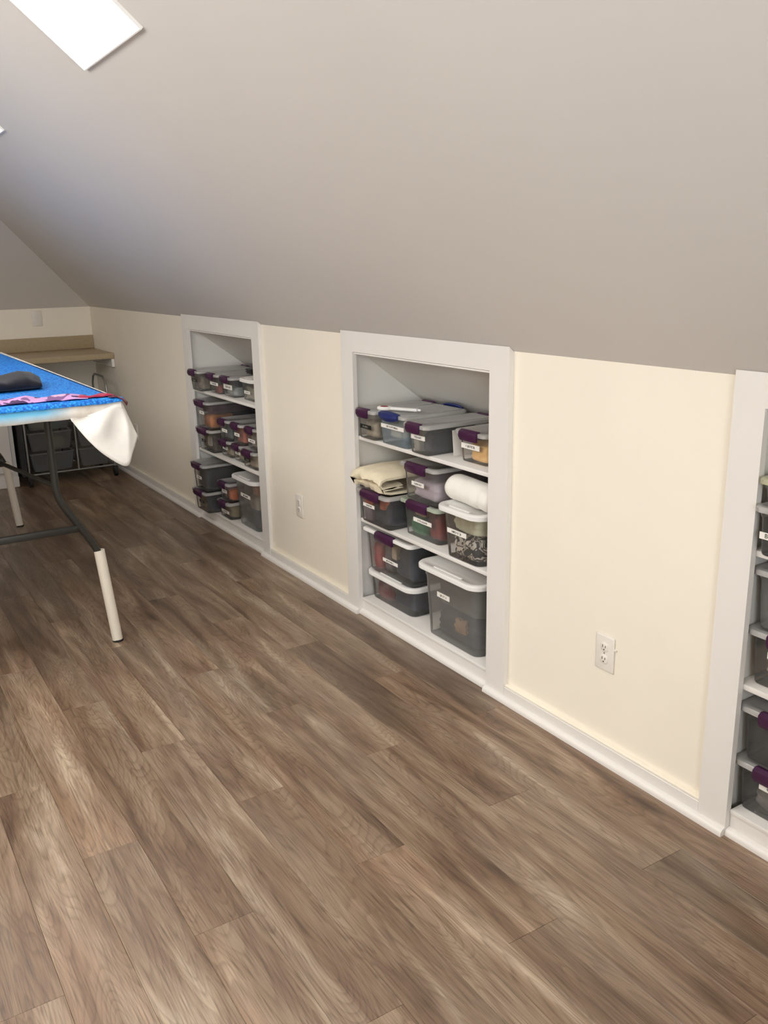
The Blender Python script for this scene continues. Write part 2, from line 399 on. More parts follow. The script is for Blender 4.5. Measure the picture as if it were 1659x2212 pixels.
MB().box(WX0 + .05, WX1 - .05, Y_NEAR - .052, Y_NEAR - .048, WZ0 + .05, WZ1 - .05).build('pane', clear('window_glass', (240, 245, 248), 0.95), win_o)

# ---- baseboards with cream ledge and shoe moulding
def shoe_profile(x, s=-1, r=0.017, h=0.022):
    pts = [(x, 0.0)]
    for k in range(6):
        t = math.radians(90 * k / 5); pts.append((x + s * r * math.cos(t), h - r * 0.9 + r * 0.9 * math.sin(t) if k else h - r * 0.9))
    pts.insert(1, (x + s * r, 0.0)); return pts
def baseboard(y0, y1, sy0, sy1, label):
    o = MB().bevbox(-0.019, -0.0005, y0, y1, 0.0005, 0.054, 0.0015, 1).build('baseboard_right', M['trim'], smooth=35)
    tag(o, label, kind='structure')
    MB().bevbox(-0.0165, -0.0005, y0 + .001, y1 - .001, 0.0545, 0.062, 0.0015, 1).build('ledge', M['cream'], o)
    MB().prism(shoe_profile(-0.0195), 'y', sy0, sy1).build('shoe_moulding', M['trim'], o, smooth=40)
baseboard(BAYS[0]['o1'], Y_END, BAYS[0]['i1'], Y_END, 'white baseboard with shoe moulding running to the far corner')
baseboard(BAYS[1]['o1'], BAYS[0]['o0'], BAYS[1]['i1'], BAYS[0]['i0'], 'white baseboard under the wall panel between the two farther niches')
baseboard(BAYS[2]['o1'], BAYS[1]['o0'], BAYS[2]['i1'], BAYS[1]['i0'], 'white baseboard under the near wall panel with the large outlet')
bbk = MB().bevbox(X_LEFT, -0.02, Y_END - .019, Y_END - .0005, 0.0005, 0.075, 0.0015, 1).build('baseboard_back', M['trim']); tag(bbk, 'white baseboard on the end wall', kind='structure')

# ================================================================== BUILT-IN SHELF NICHES
SH = (0.80, 0.44, 0.075)
NICHE_D = 0.56
def built_in(bay, label):
    o0, i0, i1, o1 = bay['o0'], bay['i0'], bay['i1'], bay['o1']
    root = empty('built_in_shelf', (0, (o0 + o1) / 2, 0))
    tag(root, label, 'shelf', 'built in shelf niches along the knee wall')
    yc = (o0 + o1) / 2
    def B(name, mb, mat, parent=root, smooth=None):
        mb.v = [(x, y - yc, z) for x, y, z in mb.v]
        return mb.build(name, mat, parent, smooth=smooth)
    zt = lambda x: KNEE - x * TS - 0.002
    # face frame; tops cut to the slope
    for a, b in ((o0, i0), (i1, o1)):
        B('stile', MB().prism([(-0.020, 0.0005), (-0.0005, 0.0005), (-0.0005, zt(0)), (-0.020, zt(-0.020))], 'y', a, b), M['trim'])
    B('top_rail', MB().prism([(-0.0198, 1.152), (-0.0005, 1.152), (-0.0005, zt(0)), (-0.0198, zt(-0.0198))], 'y', i0, i1), M['trim'])
    ci0, ci1 = i0 - 0.022, i1 + 0.022
    B('rail_bead', MB().bevbox(-0.012, 0.003, i0 + .001, i1 - .001, 1.142, 1.1512, 0.002, 1), M['bead'])
    slope = lambda x: 1.170 - 0.74 * x
    for a, b in ((ci0 - .014, ci0), (ci1, ci1 + .014)):
        B('side_panel', MB().prism([(0.0005, 0.0), (NICHE_D, 0.0), (NICHE_D, slope(NICHE_D)), (0.0005, slope(0))], 'y', a, b), M['niche'])
    B('back_panel', MB().box(NICHE_D, NICHE_D + .014, ci0 - .014, ci1 + .014, 0, slope(NICHE_D)), M['niche'])
    B('sloped_panel', MB().prism([(0.0005, slope(0)), (NICHE_D + .014, slope(NICHE_D + .014)), (NICHE_D + .014, slope(NICHE_D + .014) + .014), (0.0005, slope(0) + .014)], 'y', ci0 - .014, ci1 + .014), M['niche'])
    for z in SH[:2]:
        xe = min(NICHE_D - .001, (1.165 - z) / 0.74)
        B('shelf', MB().bevbox(0.001, xe, ci0 + .0005, ci1 - .0005, z - 0.016, z, 0.0025, 2), M['trim'], smooth=40)
    B('bottom_shelf', MB().bevbox(-0.006, NICHE_D - .001, i0 + .0005, i1 - .0005, SH[2] - 0.014, SH[2], 0.003, 2), M['trim'], smooth=40)
    B('toe_board', MB().bevbox(-0.002, 0.012, i0 + .0005, i1 - .0005, 0.0005, SH[2] - 0.0145, 0.001, 1), M['trim'])
    B('shoe_moulding', MB().prism(shoe_profile(-0.0025), 'y', i0 + .0005, i1 - .0005), M['trim'], smooth=40)
    return root
built_in(BAYS[0], 'white built-in shelf niche nearest the far corner, crowded with small latched boxes')
built_in(BAYS[1], 'white built-in shelf niche in the middle of the wall holding a white roll')
built_in(BAYS[2], 'white built-in shelf niche cut off by the right edge of the photo')

# ================================================================== STORAGE BOXES
def stroke_text(rnd, w, h):
    """illegible printed lettering: small upright and flat dark strokes"""
    mb = MB(); y = w / 2
    while y > -w / 2:
        cw = h * rnd.uniform(0.45, 0.7)
        for k in range(rnd.choice((2, 3))):
            if rnd.random() < 0.6: mb.box(-0.0009, 0, y - cw * k / 2 - h * .14, y - cw * k / 2, -h / 2, h / 2)
            else: zz = rnd.choice((-h / 2, -h * .08, h / 2 - h * .16)); mb.box(-0.0009, 0, y - cw, y, zz, zz + h * .16)
        y -= cw + h * 0.25
        if rnd.random() < 0.12: y -= h * 0.4
    return mb
def text_mesh(body, size, mat):
    cu = bpy.data.curves.new('lettering', 'FONT'); cu.body = body; cu.size = size; cu.extrude = 0.0004; cu.align_x = 'LEFT'; cu.align_y = 'CENTER'
    ob = bpy.data.objects.new('lettering_tmp', cu); COL.objects.link(ob)
    dg = bpy.context.evaluated_depsgraph_get(); me = bpy.data.meshes.new_from_object(ob.evaluated_get(dg))
    bpy.data.objects.remove(ob); me.materials.clear(); me.materials.append(mat)
    for v in me.vertices: v.co = Vector((-v.co.z, -v.co.x, v.co.y))      # faces -x, reads along -y
    return me
LATCH = [(.014, .0005), (.013, .0045), (.002, .006), (-.010, -.002), (-.012, -.020), (-.005, -.034), (-.001, -.034), (-.001, .0005)]
def latch_mb(w, back=False, arch=False):
    mb = MB()
    if arch:      # broad curved handle
        rings = []
        n = 10
        for k in range(n + 1):
            t = k / n; y = w * (0.5 - t); a = math.sin(math.pi * t) ** 0.6
            rings.append([(x * (0.75 + .25 * a) + (-.008 * a), y, z * (0.55 + .45 * a) + 0.006 * a) for x, z in LATCH])
        mb.loft(rings)
    else:
        b = 0.004
        rings = []
        for y, s in ((w / 2, .90), (w / 2 - b, 1.0), (-w / 2 + b, 1.0), (-w / 2, .90)):
            rings.append([((x - .008) * s + .008, y, (z + .012) * s - .012) for x, z in LATCH])
        mb.loft(rings)
    if back: mb.v = [(-x, y, z) for x, y, z in mb.v]
    return mb
def lump_mesh(w, d, h, seed, mat, rough=0.16, flat=0.0, n=9):
    """a crumpled wad of fabric: rounded block pushed in and out by folds"""
    bm = bmesh.new(); bmesh.ops.create_cube(bm, size=2)
    bmesh.ops.subdivide_edges(bm, edges=bm.edges[:], cuts=n, use_grid_fill=True)
    so = Vector((seed * 7.31, seed * 3.77, seed * 1.9))
    for v in bm.verts:
        c = v.co.copy(); e = 8.0
        ln = (abs(c.x) ** e + abs(c.y) ** e + abs(c.z) ** e) ** (1 / e)
        c = c / ln
        f = noise.noise(Vector((c.x * 1.4, c.y * 1.4, c.z * 2.6)) + so) * 0.6 + noise.noise(Vector((c.x * 3.5, c.y * 3.0, c.z * 5.0)) + so * 2) * 0.4
        k = 1 - rough * 0.6 + rough * f
        top = 0.22 * noise.noise(Vector((c.x * 1.3, c.y * 1.6, 3.0)) + so) if c.z > 0.2 else 0
        v.co = Vector((c.x * k * d / 2, c.y * k * w / 2, (min(1, c.z * (1 if c.z < 0 else k)) + top * max(0, c.z)) * h / 2 + h / 2))
        if v.co.z < 0: v.co.z = 0
    me = bpy.data.meshes.new('fabric'); bm.to_mesh(me); bm.free(); me.materials.append(mat); shade(me, 180); return me

def slab_box(name, bay, xf, y1, y0, zb, zt, depth=0.32, style='clear', latch='purple', label='', tape=None, lm=None, bm_=None, contents=(), seed=1, group=None, lid_pad=0.022, free=False, lw=None):
    """storage box. y1/y0: left and right ends (photo) of the body's foot; zb, zt: base and top heights"""
    rnd = random.Random(seed)
    depth = min(depth, (1.163 - zt) / 0.74 - xf - lid_pad - (0.026 if latch == 'blue' else 0.014))      # clear of the sloped panel
    w = y1 - y0; yc = (y1 + y0) / 2
    H = zt - zb
    white = style == 'bin'
    root = empty(name, (xf + depth / 2, yc, zb + 0.0004))
    tag(root, label, 'storage box', group)
    bmat = M[bm_ or 'body']; lmat = M[lm or ('lid_white' if white else 'lid_clear')]
    lt = 0.020 if white else 0.016
    hb = H - 0.004
    tw, td = w + lid_pad * 0.9, depth + lid_pad * 0.9       # at the rim
    cw = w + lid_pad * 0.45; r = 0.030 if white else 0.018
    f = lambda z: z / hb
    W = lambda z: (w + (tw - w) * f(z) * 0.7); D = lambda z: (depth + (td - depth) * f(z) * 0.7)
    b = MB()
    zc = hb - max(0.026, hb * 0.17)
    rings = [ring(w - .012, depth - .012, r * .7, 0.0), ring(w - .003, depth - .003, r, 0.0022), ring(w, depth, r, 0.006),
             ring(W(zc * .5), D(zc * .5), r, zc * .5), ring(W(zc), D(zc), r, zc), ring(W(zc) + .005, D(zc) + .005, r, zc + .004),
             ring(tw + .001, td + .001, r, hb - .010), ring(tw + .008, td + .008, r, hb - .008), ring(tw + .008, td + .008, r, hb - .005)]
    b.loft(rings, True, False)
    b.build('body', bmat, root, smooth=50)
    # lid
    lwid, ldep = (lw or (w + 2 * lid_pad)), depth + 2 * lid_pad
    lr = 0.055 if white else 0.024
    lid = MB()
    lid.loft([ring(lwid - .012, ldep - .012, lr - .005, -.0045), ring(lwid - .007, ldep - .007, lr - .003, -lt), ring(lwid, ldep, lr, -lt + .001), ring(lwid, ldep, lr, -.005), ring(lwid - .006, ldep - .006, lr, -.001),
              ring(lwid - .018, ldep - .018, lr, 0.0), ring(lwid - .040, ldep - .040, lr * .8, 0.0), ring(lwid - .048, ldep - .048, lr * .8, -.0035)])
    lo_ = lid.build('lid', lmat, root, (0, 0, H), smooth=38)
    if white:
        MB().bevbox(-ldep / 2 + .020, -ldep / 2 + .030, -lwid * .22, lwid * .22, -.002, .0025, .001, 1).build('raised_bar', lmat, lo_)
    # latches
    if latch:
        lwd = min(lwid * 0.52, 0.135) if latch == 'purple' else lwid * 0.62
        for s in (1, -1):
            q = latch_mb(lwd, s < 0, latch == 'blue')
            q.build('latch', M[latch], root, ((-ldep / 2 if s > 0 else ldep / 2), 0, H), smooth=30)
    # printed label tape on the front
    if tape:
        col, ty, tz, tw_, th = tape[:5]
        xt = -D(tz) / 2 - 0.0012
        lb = MB().box(-0.0006, 0.0004, -tw_ / 2, tw_ / 2, -th / 2, th / 2).build('label', M['paper'] if col == 'w' else M['tape_black'], root, (xt, ty, tz))
        if len(tape) > 5:
            me = text_mesh(tape[5], th * 0.9, M['ink']); q = bpy.data.objects.new('lettering', me); COL.objects.link(q); q.parent = lb; q.location = (-0.0009, tw_ * 0.40, 0)
        else:
            stroke_text(rnd, tw_ * 0.5, th * 0.42).build('lettering', M['ink'] if col == 'w' else M['tape_text'], lb, (-0.0002, 0, 0))
    # what lies inside: own things
    for k, c in enumerate(contents):
        rgb, fx, fy, fz, lab = c[:5]; kind = c[5] if len(c) > 5 else 'lump'
        iw, idp, ih = w - .010, depth - .014, hb - .012
        ww, dd, hh = iw * (fy[1] - fy[0]), idp * (fx[1] - fx[0]), ih * (fz[1] - fz[0])
        mt = M[rgb] if isinstance(rgb, str) else ccol(rgb)
        me = lump_mesh(ww, dd, hh, seed * 1.37 + k * 0.61, mt, rough=c[6] if len(c) > 6 else 0.09)
        o = bpy.data.objects.new('folded_fabric', me); COL.objects.link(o)
        o.location = (root.location.x + (-idp / 2 + idp * (fx[0] + fx[1]) / 2), yc + iw / 2 - iw * (fy[0] + fy[1]) / 2, zb + 0.004 + ih * fz[0])
        tag(o, lab, 'fabric', 'fabric kept inside the storage boxes')
    return root

def fit(bay, xf, y1, y0, lid_pad):
    """keep a lid clear of the face frame: slide the box forward along the sight line of the photo"""
    lim = bay['i1'] - 0.006
    if y1 + lid_pad > lim and xf - lid_pad < 0.004:
        dy = y1 + lid_pad - lim; return xf - dy * 1.864 / y1, y1 - dy, y0 - dy
    lim = bay['i1'] + 0.019
    if y1 + lid_pad > lim:
        dy = y1 + lid_pad - lim; return xf, y1 - dy, y0 - dy
    return xf, y1, y0
SEED = [0]
def sbox(bay, xf, y1, y0, zb, zt, **kw):
    SEED[0] += 1
    pad = kw.get('lid_pad', 0.022)
    xf, y1, y0 = fit(BAYS[bay], xf, y1, y0, pad)
    return slab_box(kw.pop('name', 'storage_box'), bay, xf, y1, y0, zb, zt, seed=SEED[0], **kw)
FULL, ALL = (0.02, 0.98), (0.03, 0.97)
G1, G2, G3 = 'storage boxes in the far niche', 'storage boxes in the middle niche', 'storage boxes in the near niche'

# ---- middle niche, top shelf
sbox(1, -.012, 3.158, 3.033, .80, .925, depth=.31, group=G2, label='clear purple latched box with black label, left end of the middle niche top shelf',
     lid_pad=.016, tape=('b', 0.0, .052, .085, .017), contents=[((150, 138, 118), FULL, ALL, (0, .62), 'beige fabric inside the black labelled box of the middle niche top shelf')])
sbox(1, -.004, 2.994, 2.815, .80, .930, depth=.30, lid_pad=.018, group=G2, latch='blue', bm_='body_blue', label='bluish storage box with broad blue latches on the middle niche top shelf',
     tape=('w', -.002, .075, .165, .016), contents=[((120, 146, 160), (.24, .98), ALL, (0, .7), 'blue grey fabric inside the blue latched box'), ((196, 186, 170), (.0, .2), (.3, .75), (.25, .75), 'pale paper scrap inside the blue latched box')])
sbox(1, -.014, 2.770, 2.655, .80, .918, depth=.30, group=G2, lid_pad=.024, label='clear purple latched box jutting out over the edge of the middle niche top shelf',
     tape=('w', -.005, .066, .092, .017), contents=[((58, 60, 64), (.05, .98), (.30, .97), (0, .8), 'charcoal fabric inside the jutting top shelf box'), ((170, 166, 158), (0, .4), (.03, .4), (0, .75), 'light grey fabric inside the jutting top shelf box')])
sbox(1, .050, 2.532, 2.385, .80, .918, depth=.285, group=G2, bm_='body_thin', label='clear purple latched box of tan fabric ending the middle niche top shelf',
     tape=('w', .012, .060, .105, .019), contents=[((222, 178, 116), (.0, .9), (.22, .97), (0, .72), 'tan golden fabric inside the right end top shelf box'), ((70, 66, 84), (.15, .9), (.03, .25), (.3, .75), 'slate purple fabric inside the right end top shelf box')])
# ---- middle niche, middle shelf
sbox(1, .018, 3.205, 2.988, .44, .585, depth=.34, group=G2, bm_='body_thin', label='clear purple latched box of dark and orange fabric under the folded cream cloth',
     tape=('w', .038, .078, .09, .015), contents=[((44, 46, 54), (.02, .98), (.22, .97), (0, .80), 'black fabric inside the box under the folded cream cloth'), ((206, 110, 70), (.0, .16), (.03, .36), (.55, .95), 'orange fabric inside the box under the folded cream cloth'), ((196, 108, 74), (.0, .1), (.62, .8), (.55, .93), 'small orange fabric tip in the box under the folded cream cloth'), ((128, 116, 126), (0, .2), (.02, .32), (0, .55), 'mauve grey fabric inside the box under the folded cream cloth')])
sbox(1, .036, 2.882, 2.655, .44, .590, depth=.33, group=G2, lm='lid_green', label='clear greenish lidded purple latched box holding green and dark red fabric',
     tape=('w', -.012, .075, .125, .017), contents=[((62, 112, 80), (.0, .6), (.03, .55), (0, .52), 'green folded fabric inside the greenish lidded box'), ((116, 46, 42), (.01, .9), (.57, .97), (0, .9), 'dark red fabric inside the greenish lidded box'), ((176, 154, 122), (0, .2), (.2, .55), (.62, .9), 'beige fabric scrap inside the greenish lidded box')])
sbox(1, .036, 2.880, 2.670, .5915, .742, depth=.32, group=G2, bm_='body_thin', label='clear purple latched box with lilac grey plastic bags, on top of the greenish lidded box',
     tape=('w', .012, .070, .085, .017), contents=[((188, 176, 184), (.02, .98), ALL, (0, .62), 'lilac grey bagged fabric inside the upper middle shelf box')])
sbox(1, .000, 2.560, 2.362, .44, .640, depth=.34, group=G2, style='bin', latch=None, bm_='body_thin', lid_pad=.034, label='white lidded clear bin of cream and black and white fabric beneath the white roll', name='storage_bin',
     tape=('w', .020, .105, .115, .018), contents=[('patch_bw', (.0, .98), ALL, (0, .50), 'black and white print fabric at the bottom of the bin under the white roll'), ((240, 222, 192), (.0, .98), (.02, .98), (.53, .97), 'cream fabric in the upper half of the bin under the white roll')])
# ---- middle niche, bottom
sbox(1, .040, 3.170, 2.845, .075, .206, depth=.38, group=G2, style='bin', latch=None, lid_pad=.024, bm_='body', name='storage_bin', label='low white lidded clear bin without latches resting on the middle niche bottom shelf',
     contents=[((126, 50, 52), (.0, .5), (.05, .42), (0, .75), 'maroon fabric inside the low white lidded bin'), ((52, 54, 66), (.02, .98), (.42, .97), (0, .85), 'dark navy fabric inside the low white lidded bin')])
sbox(1, .034, 3.170, 2.842, .2095, .400, depth=.38, group=G2, style='clear', lm='lid_white', lid_pad=.026, label='white lidded purple latched box stacked on the low white lidded bin',
     tape=('w', -.01, .072, .115, .015), contents=[((176, 72, 66), (.0, .4), (.03, .24), (.0, .7), 'red fabric inside the stacked white lidded box'), ((58, 62, 74), (.02, .98), (.45, .97), (0, .85), 'slate navy fabric inside the stacked white lidded box'), ((120, 112, 112), (.03, .6), (.24, .43), (0, .75), 'grey fabric inside the stacked white lidded box'), ((214, 200, 178), (.0, .1), (.5, .62), (.45, .8), 'pale round wad inside the stacked white lidded box')])
sbox(1, .014, 2.700, 2.386, .075, .372, depth=.40, group=G2, style='bin', latch=None, lid_pad=.040, bm_='body_grey', name='storage_bin', label='tall smoky grey bin with white lid, largest container of the middle niche',
     tape=('w', .038, .188, .08, .02), contents=[((62, 64, 70), (.03, .98), ALL, (0, .37), 'slate fabric at the bottom of the tall smoky bin'), ((116, 116, 112), (.03, .98), ALL, (.43, .93), 'grey fabric filling the top of the tall smoky bin'), ((176, 140, 104), (.0, .05), (.50, .8), (.2, .42), 'tan fabric corner at the front of the tall smoky bin', 'lump', 0.45)])

# ---- far niche, top shelf
sbox(0, -.024, 5.084, 4.948, .80, .921, depth=.30, group=G1, label='clear purple latched box with black label, left end of the far niche top shelf', tape=('b', .01, .06, .085, .016), contents=[((128, 118, 104), FULL, ALL, (0, .8), 'taupe fabric inside the black labelled box of the far niche top shelf')])
sbox(0, .015, 4.898, 4.755, .80, .914, depth=.28, group=G1, label='clear purple latched box of dark and red fabric, second on the far niche top shelf', tape=('w', -.01, .056, .12, .017), contents=[((70, 56, 56), (.18, .98), (.03, .97), (.0, .85), 'dark brown fabric inside the second far top shelf box'), ((132, 72, 66), (0, .09), (.4, .95), (0, .5), 'red brown fabric inside the second far top shelf box')])
sbox(0, .022, 4.708, 4.565, .80, .914, depth=.28, group=G1, label='clear purple latched box with two stacked white labels on the far niche top shelf', tape=('w', -.005, .056, .12, .026), contents=[((150, 154, 152), (0, .98), (.03, .97), (0, .55), 'pale grey fabric inside the double labelled far top shelf box'), ((48, 48, 50), (.05, .98), (.5, .97), (.55, .9), 'black fabric inside the double labelled far top shelf box')])
sbox(0, .046, 4.500, 4.330, .80, .920, depth=.28, group=G1, style='bin', latch=None, name='storage_bin', label='small white lidded bin at the right end of the far niche top shelf', tape=('w', .01, .045, .075, .016), contents=[((168, 160, 146), (0, .98), ALL, (0, .7), 'off white fabric inside the small white lidded bin')])
# ---- far niche, middle shelf
sbox(0, -.002, 5.084, 4.870, .44, .578, depth=.34, group=G1, label='clear purple latched box under the orange fabric box on the far niche middle shelf', tape=('b', .03, .06, .06, .016), contents=[((128, 120, 106), (0, .98), (.03, .6), (0, .85), 'khaki fabric inside the lower left far middle shelf box'), ((72, 58, 46), (.02, .98), (.6, .97), (0, .85), 'brown fabric inside the lower left far middle shelf box'), ((214, 208, 196), (0, .04), (.5, .78), (.25, .72), 'white card inside the lower left far middle shelf box')])
sbox(0, -.004, 5.084, 4.888, .5795, .742, depth=.33, group=G1, label='tall clear purple latched box of orange and plum fabric on the far niche middle shelf', tape=('w', .01, .09, .07, .018), contents=[((178, 116, 74), (0, .5), (.3, .95), (0, .55), 'orange brown fabric inside the tall far middle shelf box'), ((94, 70, 78), (.02, .98), ALL, (.56, .93), 'plum fabric inside the tall far middle shelf box'), ((54, 48, 54), (.5, .98), ALL, (0, .55), 'black fabric at the rear of the tall far middle shelf box')])
KW = dict(depth=.26, group=G1, lid_pad=.016)
sbox(0, .028, 4.822, 4.675, .44, .538, label='small clear purple latched box, lower left of three stacked pairs in the far niche', tape=('w', .0, .052, .07, .017), contents=[((164, 148, 126), FULL, ALL, (0, .8), 'beige fabric inside the lower left small box')], **KW)
sbox(0, .031, 4.640, 4.506, .44, .538, label='small clear purple latched box, lower middle of three stacked pairs in the far niche', tape=('w', .0, .05, .07, .016), contents=[((172, 160, 136), FULL, ALL, (0, .8), 'straw coloured fabric inside the lower middle small box')], **KW)
sbox(0, .010, 4.460, 4.290, .44, .538, label='small clear purple latched box with black label, lower right of three stacked pairs', tape=('b', .02, .045, .08, .016), contents=[((186, 172, 146), FULL, ALL, (0, .8), 'cream fabric inside the black labelled lower right small box')], **KW)
sbox(0, .028, 4.822, 4.678, .5395, .658, label='small clear purple latched box of teal grey fabric atop the left stacked pair', tape=('w', -.01, .055, .075, .018), contents=[((88, 96, 98), FULL, ALL, (0, .85), 'teal grey fabric inside the upper left small box')], **KW)
sbox(0, .033, 4.642, 4.506, .5395, .658, label='small clear purple latched box of brick red fabric atop the centre stacked pair', tape=('w', .0, .055, .07, .018), contents=[((172, 96, 78), FULL, ALL, (0, .9), 'brick red fabric inside the upper middle small box')], **KW)
sbox(0, .042, 4.468, 4.325, .5395, .658, label='small clear purple latched box of pale fabric atop the right stacked pair', tape=('w', .0, .045, .09, .018), contents=[((176, 168, 156), FULL, ALL, (0, .85), 'pale grey fabric inside the upper right small box')], depth=.215, group=G1, lid_pad=.016)
# ---- far niche, bottom
sbox(0, -.050, 5.088, 4.895, .075, .205, depth=.36, group=G1, label='clear purple latched box overhanging the far niche bottom shelf, lower of its stack', tape=('b', -.005, .060, .07, .016), contents=[((40, 42, 48), (.02, .98), (.5, .97), (0, .9), 'black fabric inside the lower overhanging box'), ((132, 118, 98), (0, .98), (.03, .5), (0, .85), 'khaki fabric inside the lower overhanging box')])
sbox(0, -.050, 5.085, 4.900, .2065, .370, depth=.36, group=G1, label='clear purple latched box overhanging the far niche bottom shelf, upper of its stack', tape=('w', .01, .075, .08, .017), contents=[((66, 66, 66), (0, .98), ALL, (0, .9), 'charcoal fabric inside the upper overhanging box')])
sbox(0, .000, 4.832, 4.675, .075, .178, depth=.30, lid_pad=.018, group=G1, label='small clear purple latched box of olive fabric on the far niche bottom shelf', tape=('w', -.01, .042, .11, .016), contents=[((148, 132, 100), FULL, ALL, (0, .9), 'olive fabric inside the small bottom shelf box')])
sbox(0, .010, 4.832, 4.690, .1795, .290, depth=.29, lid_pad=.018, group=G1, label='small clear purple latched box of pink and orange fabric stacked on the olive fabric box', tape=('w', .0, .055, .07, .02), contents=[((142, 112, 116), (0, .98), (.03, .6), (0, .9), 'dusty pink fabric inside the stacked bottom shelf box'), ((196, 112, 72), (0, .98), (.6, .97), (0, .7), 'orange fabric inside the stacked bottom shelf box')])
sbox(0, .028, 4.615, 4.355, .075, .366, depth=.40, lid_pad=.034, group=G1, style='bin', latch=None, bm_='body_grey', name='storage_bin', label='tall smoky grey bin with white lid, largest container of the far niche', tape=('w', .0, .185, .13, .02), contents=[((78, 84, 92), (.02, .98), ALL, (0, .35), 'blue grey fabric at the bottom of the far tall bin'), ((186, 174, 156), (0, .5), (.5, .97), (.4, .7), 'cream fabric in the middle of the far tall bin'), ((120, 118, 112), (.03, .98), (.03, .5), (.41, .93), 'grey fabric at the left of the far tall bin'), ((190, 128, 90), (0, .5), (.7, .97), (.71, .93), 'peach fabric at the top of the far tall bin')])

# ---- near niche (left ends in view)
sbox(2, -.027, 1.243, 1.060, .80, .925, depth=.31, lid_pad=.017, group=G3, label='clear purple latched box with white beads label on the near niche top shelf', tape=('w', .020, .052, .14, .017, 'BEADS'), contents=[((44, 46, 46), FULL, ALL, (0, .85), 'black beads and trims inside the labelled near top shelf box')])
sbox(2, -.020, 1.245, 1.090, .9265, .992, depth=.22, group=G3, latch=None, lm='lid_yellow', lid_pad=.016, label='small box with yellowish lid stacked on the beads box', contents=[((176, 174, 156), FULL, ALL, (0, .8), 'pale fabric inside the yellowish lidded box')])
sbox(2, .027, 1.263, 1.030, .44, .592, depth=.34, group=G3, label='clear purple latched box of tan folded paper and cloth on the near niche middle shelf', tape=('w', .03, .092, .09, .018), contents=[((186, 166, 138), (0, .98), ALL, (0, .6), 'tan folded cloth inside the near middle shelf box'), ((56, 60, 60), (.02, .98), (.03, .6), (.6, .92), 'dark cloth inside the near middle shelf box')])
sbox(2, .027, 1.263, 1.040, .5935, .752, depth=.34, group=G3, latch=None, label='clear frosted box without visible latch stacked on the tan cloth box', bm_='body_grey', contents=[((166, 160, 162), FULL, ALL, (0, .85), 'lilac grey cloth inside the frosted near middle shelf box')])
sbox(2, .027, 1.263, 1.030, .075, .222, depth=.36, group=G3, label='clear purple latched box on the near niche bottom shelf, lower of its stack', tape=('w', .015, .094, .09, .018), contents=[((120, 116, 112), FULL, ALL, (0, .48), 'grey cloth inside the lower near bottom box'), ((64, 64, 66), FULL, ALL, (.56, .85), 'dark cloth inside the lower near bottom box')])
sbox(2, .027, 1.263, 1.030, .2235, .378, depth=.36, group=G3, label='clear purple latched box of grey round wads, upper of the near bottom stack', tape=('w', .0, .10, .09, .018), contents=[((120, 116, 112), FULL, ALL, (0, .75), 'grey cloth wads inside the upper near bottom box', 'lump', 0.3)])

# ---- loose things in the middle niche
def folded_cloth():
    """cream cloth folded over itself: one long sheet section swept across the width"""
    prof = []
    z0 = 0.5856
    path = [(.27, .012), (.10, .011), (.02, .012), (-.012, .020), (-.016, .033), (.0, .040), (.08, .040), (.03, .047), (-.014, .052), (-.030, .062), (-.024, .080), (.0, .090), (.10, .094), (.22, .090), (.27, .075)]
    nY = 26; me_v = []; W = .232
    t = .010
    mb = MB(); rings = []
    for k in range(nY + 1):
        u = k / nY; y = W * (0.5 - u)
        outer, inner = [], []
        for i_, (x, z) in enumerate(path):
            n1 = noise.noise(Vector((x * 14, u * 5, z * 30))) * .007 + noise.noise(Vector((x * 30, u * 11, 4 + z * 40))) * .003
            end = 1 - 0.22 * abs(2 * u - 1) ** 4
            px, pz = x + n1 * 1.2, (z * end + n1)
            outer.append((px, pz))
        ring_ = []
        for i_, (x, z) in enumerate(outer):
            a = Vector(outer[min(i_ + 1, len(outer) - 1)]) - Vector(outer[max(i_ - 1, 0)]); nrm = Vector((-a.y, a.x)).normalized()
            ring_.append((x + nrm.x * t / 2, z + nrm.y * t / 2))
        for i_, (x, z) in reversed(list(enumerate(outer))):
            a = Vector(outer[min(i_ + 1, len(outer) - 1)]) - Vector(outer[max(i_ - 1, 0)]); nrm = Vector((-a.y, a.x)).normalized()
            ring_.append((x - nrm.x * t / 2, z - nrm.y * t / 2))
        rings.append([(x, y, max(z, .001)) for x, z in ring_])
    mb.loft(rings)
    o = mb.build('folded_cloth', M['creamcloth'], smooth=60); o.location = (-.018, 3.055, z0)
    tag(o, 'folded cream cloth lying on the box at the left of the middle shelf', 'cloth')
folded_cloth()
def white_roll():
    mb = MB(); n = 28; rings = []
    for k in range(19):
        u = k / 18; y = .30 * (.5 - u)
        e = min(1, (min(u, 1 - u) / .10)) ; e = (1 - (1 - e) ** 2) ** .5 * .55 + .45 if e < 1 else 1
        rg = []
        for i_ in range(n):
            a = 2 * math.pi * i_ / n
            r = .052 * e * (1 + .05 * noise.noise(Vector((math.cos(a) * 1.5, math.sin(a) * 1.5, u * 4))) + (.10 * noise.noise(Vector((math.cos(a) * 3, math.sin(a) * 3, u * 9))) if u > .68 else 0))
            if .68 < u < .74: r *= .93
            rg.append((r * 1.05 * math.cos(a), y, r * .92 * math.sin(a)))
        rings.append(rg)
    mb.loft(rings)
    o = mb.build('batting_roll', M['whitecloth'], smooth=70); o.location = (.060, 2.452, .690)
    o.rotation_euler = (0, 0, math.radians(-4))
    tag(o, 'roll of white batting lying on the white lidded bin', 'fabric roll')
white_roll()
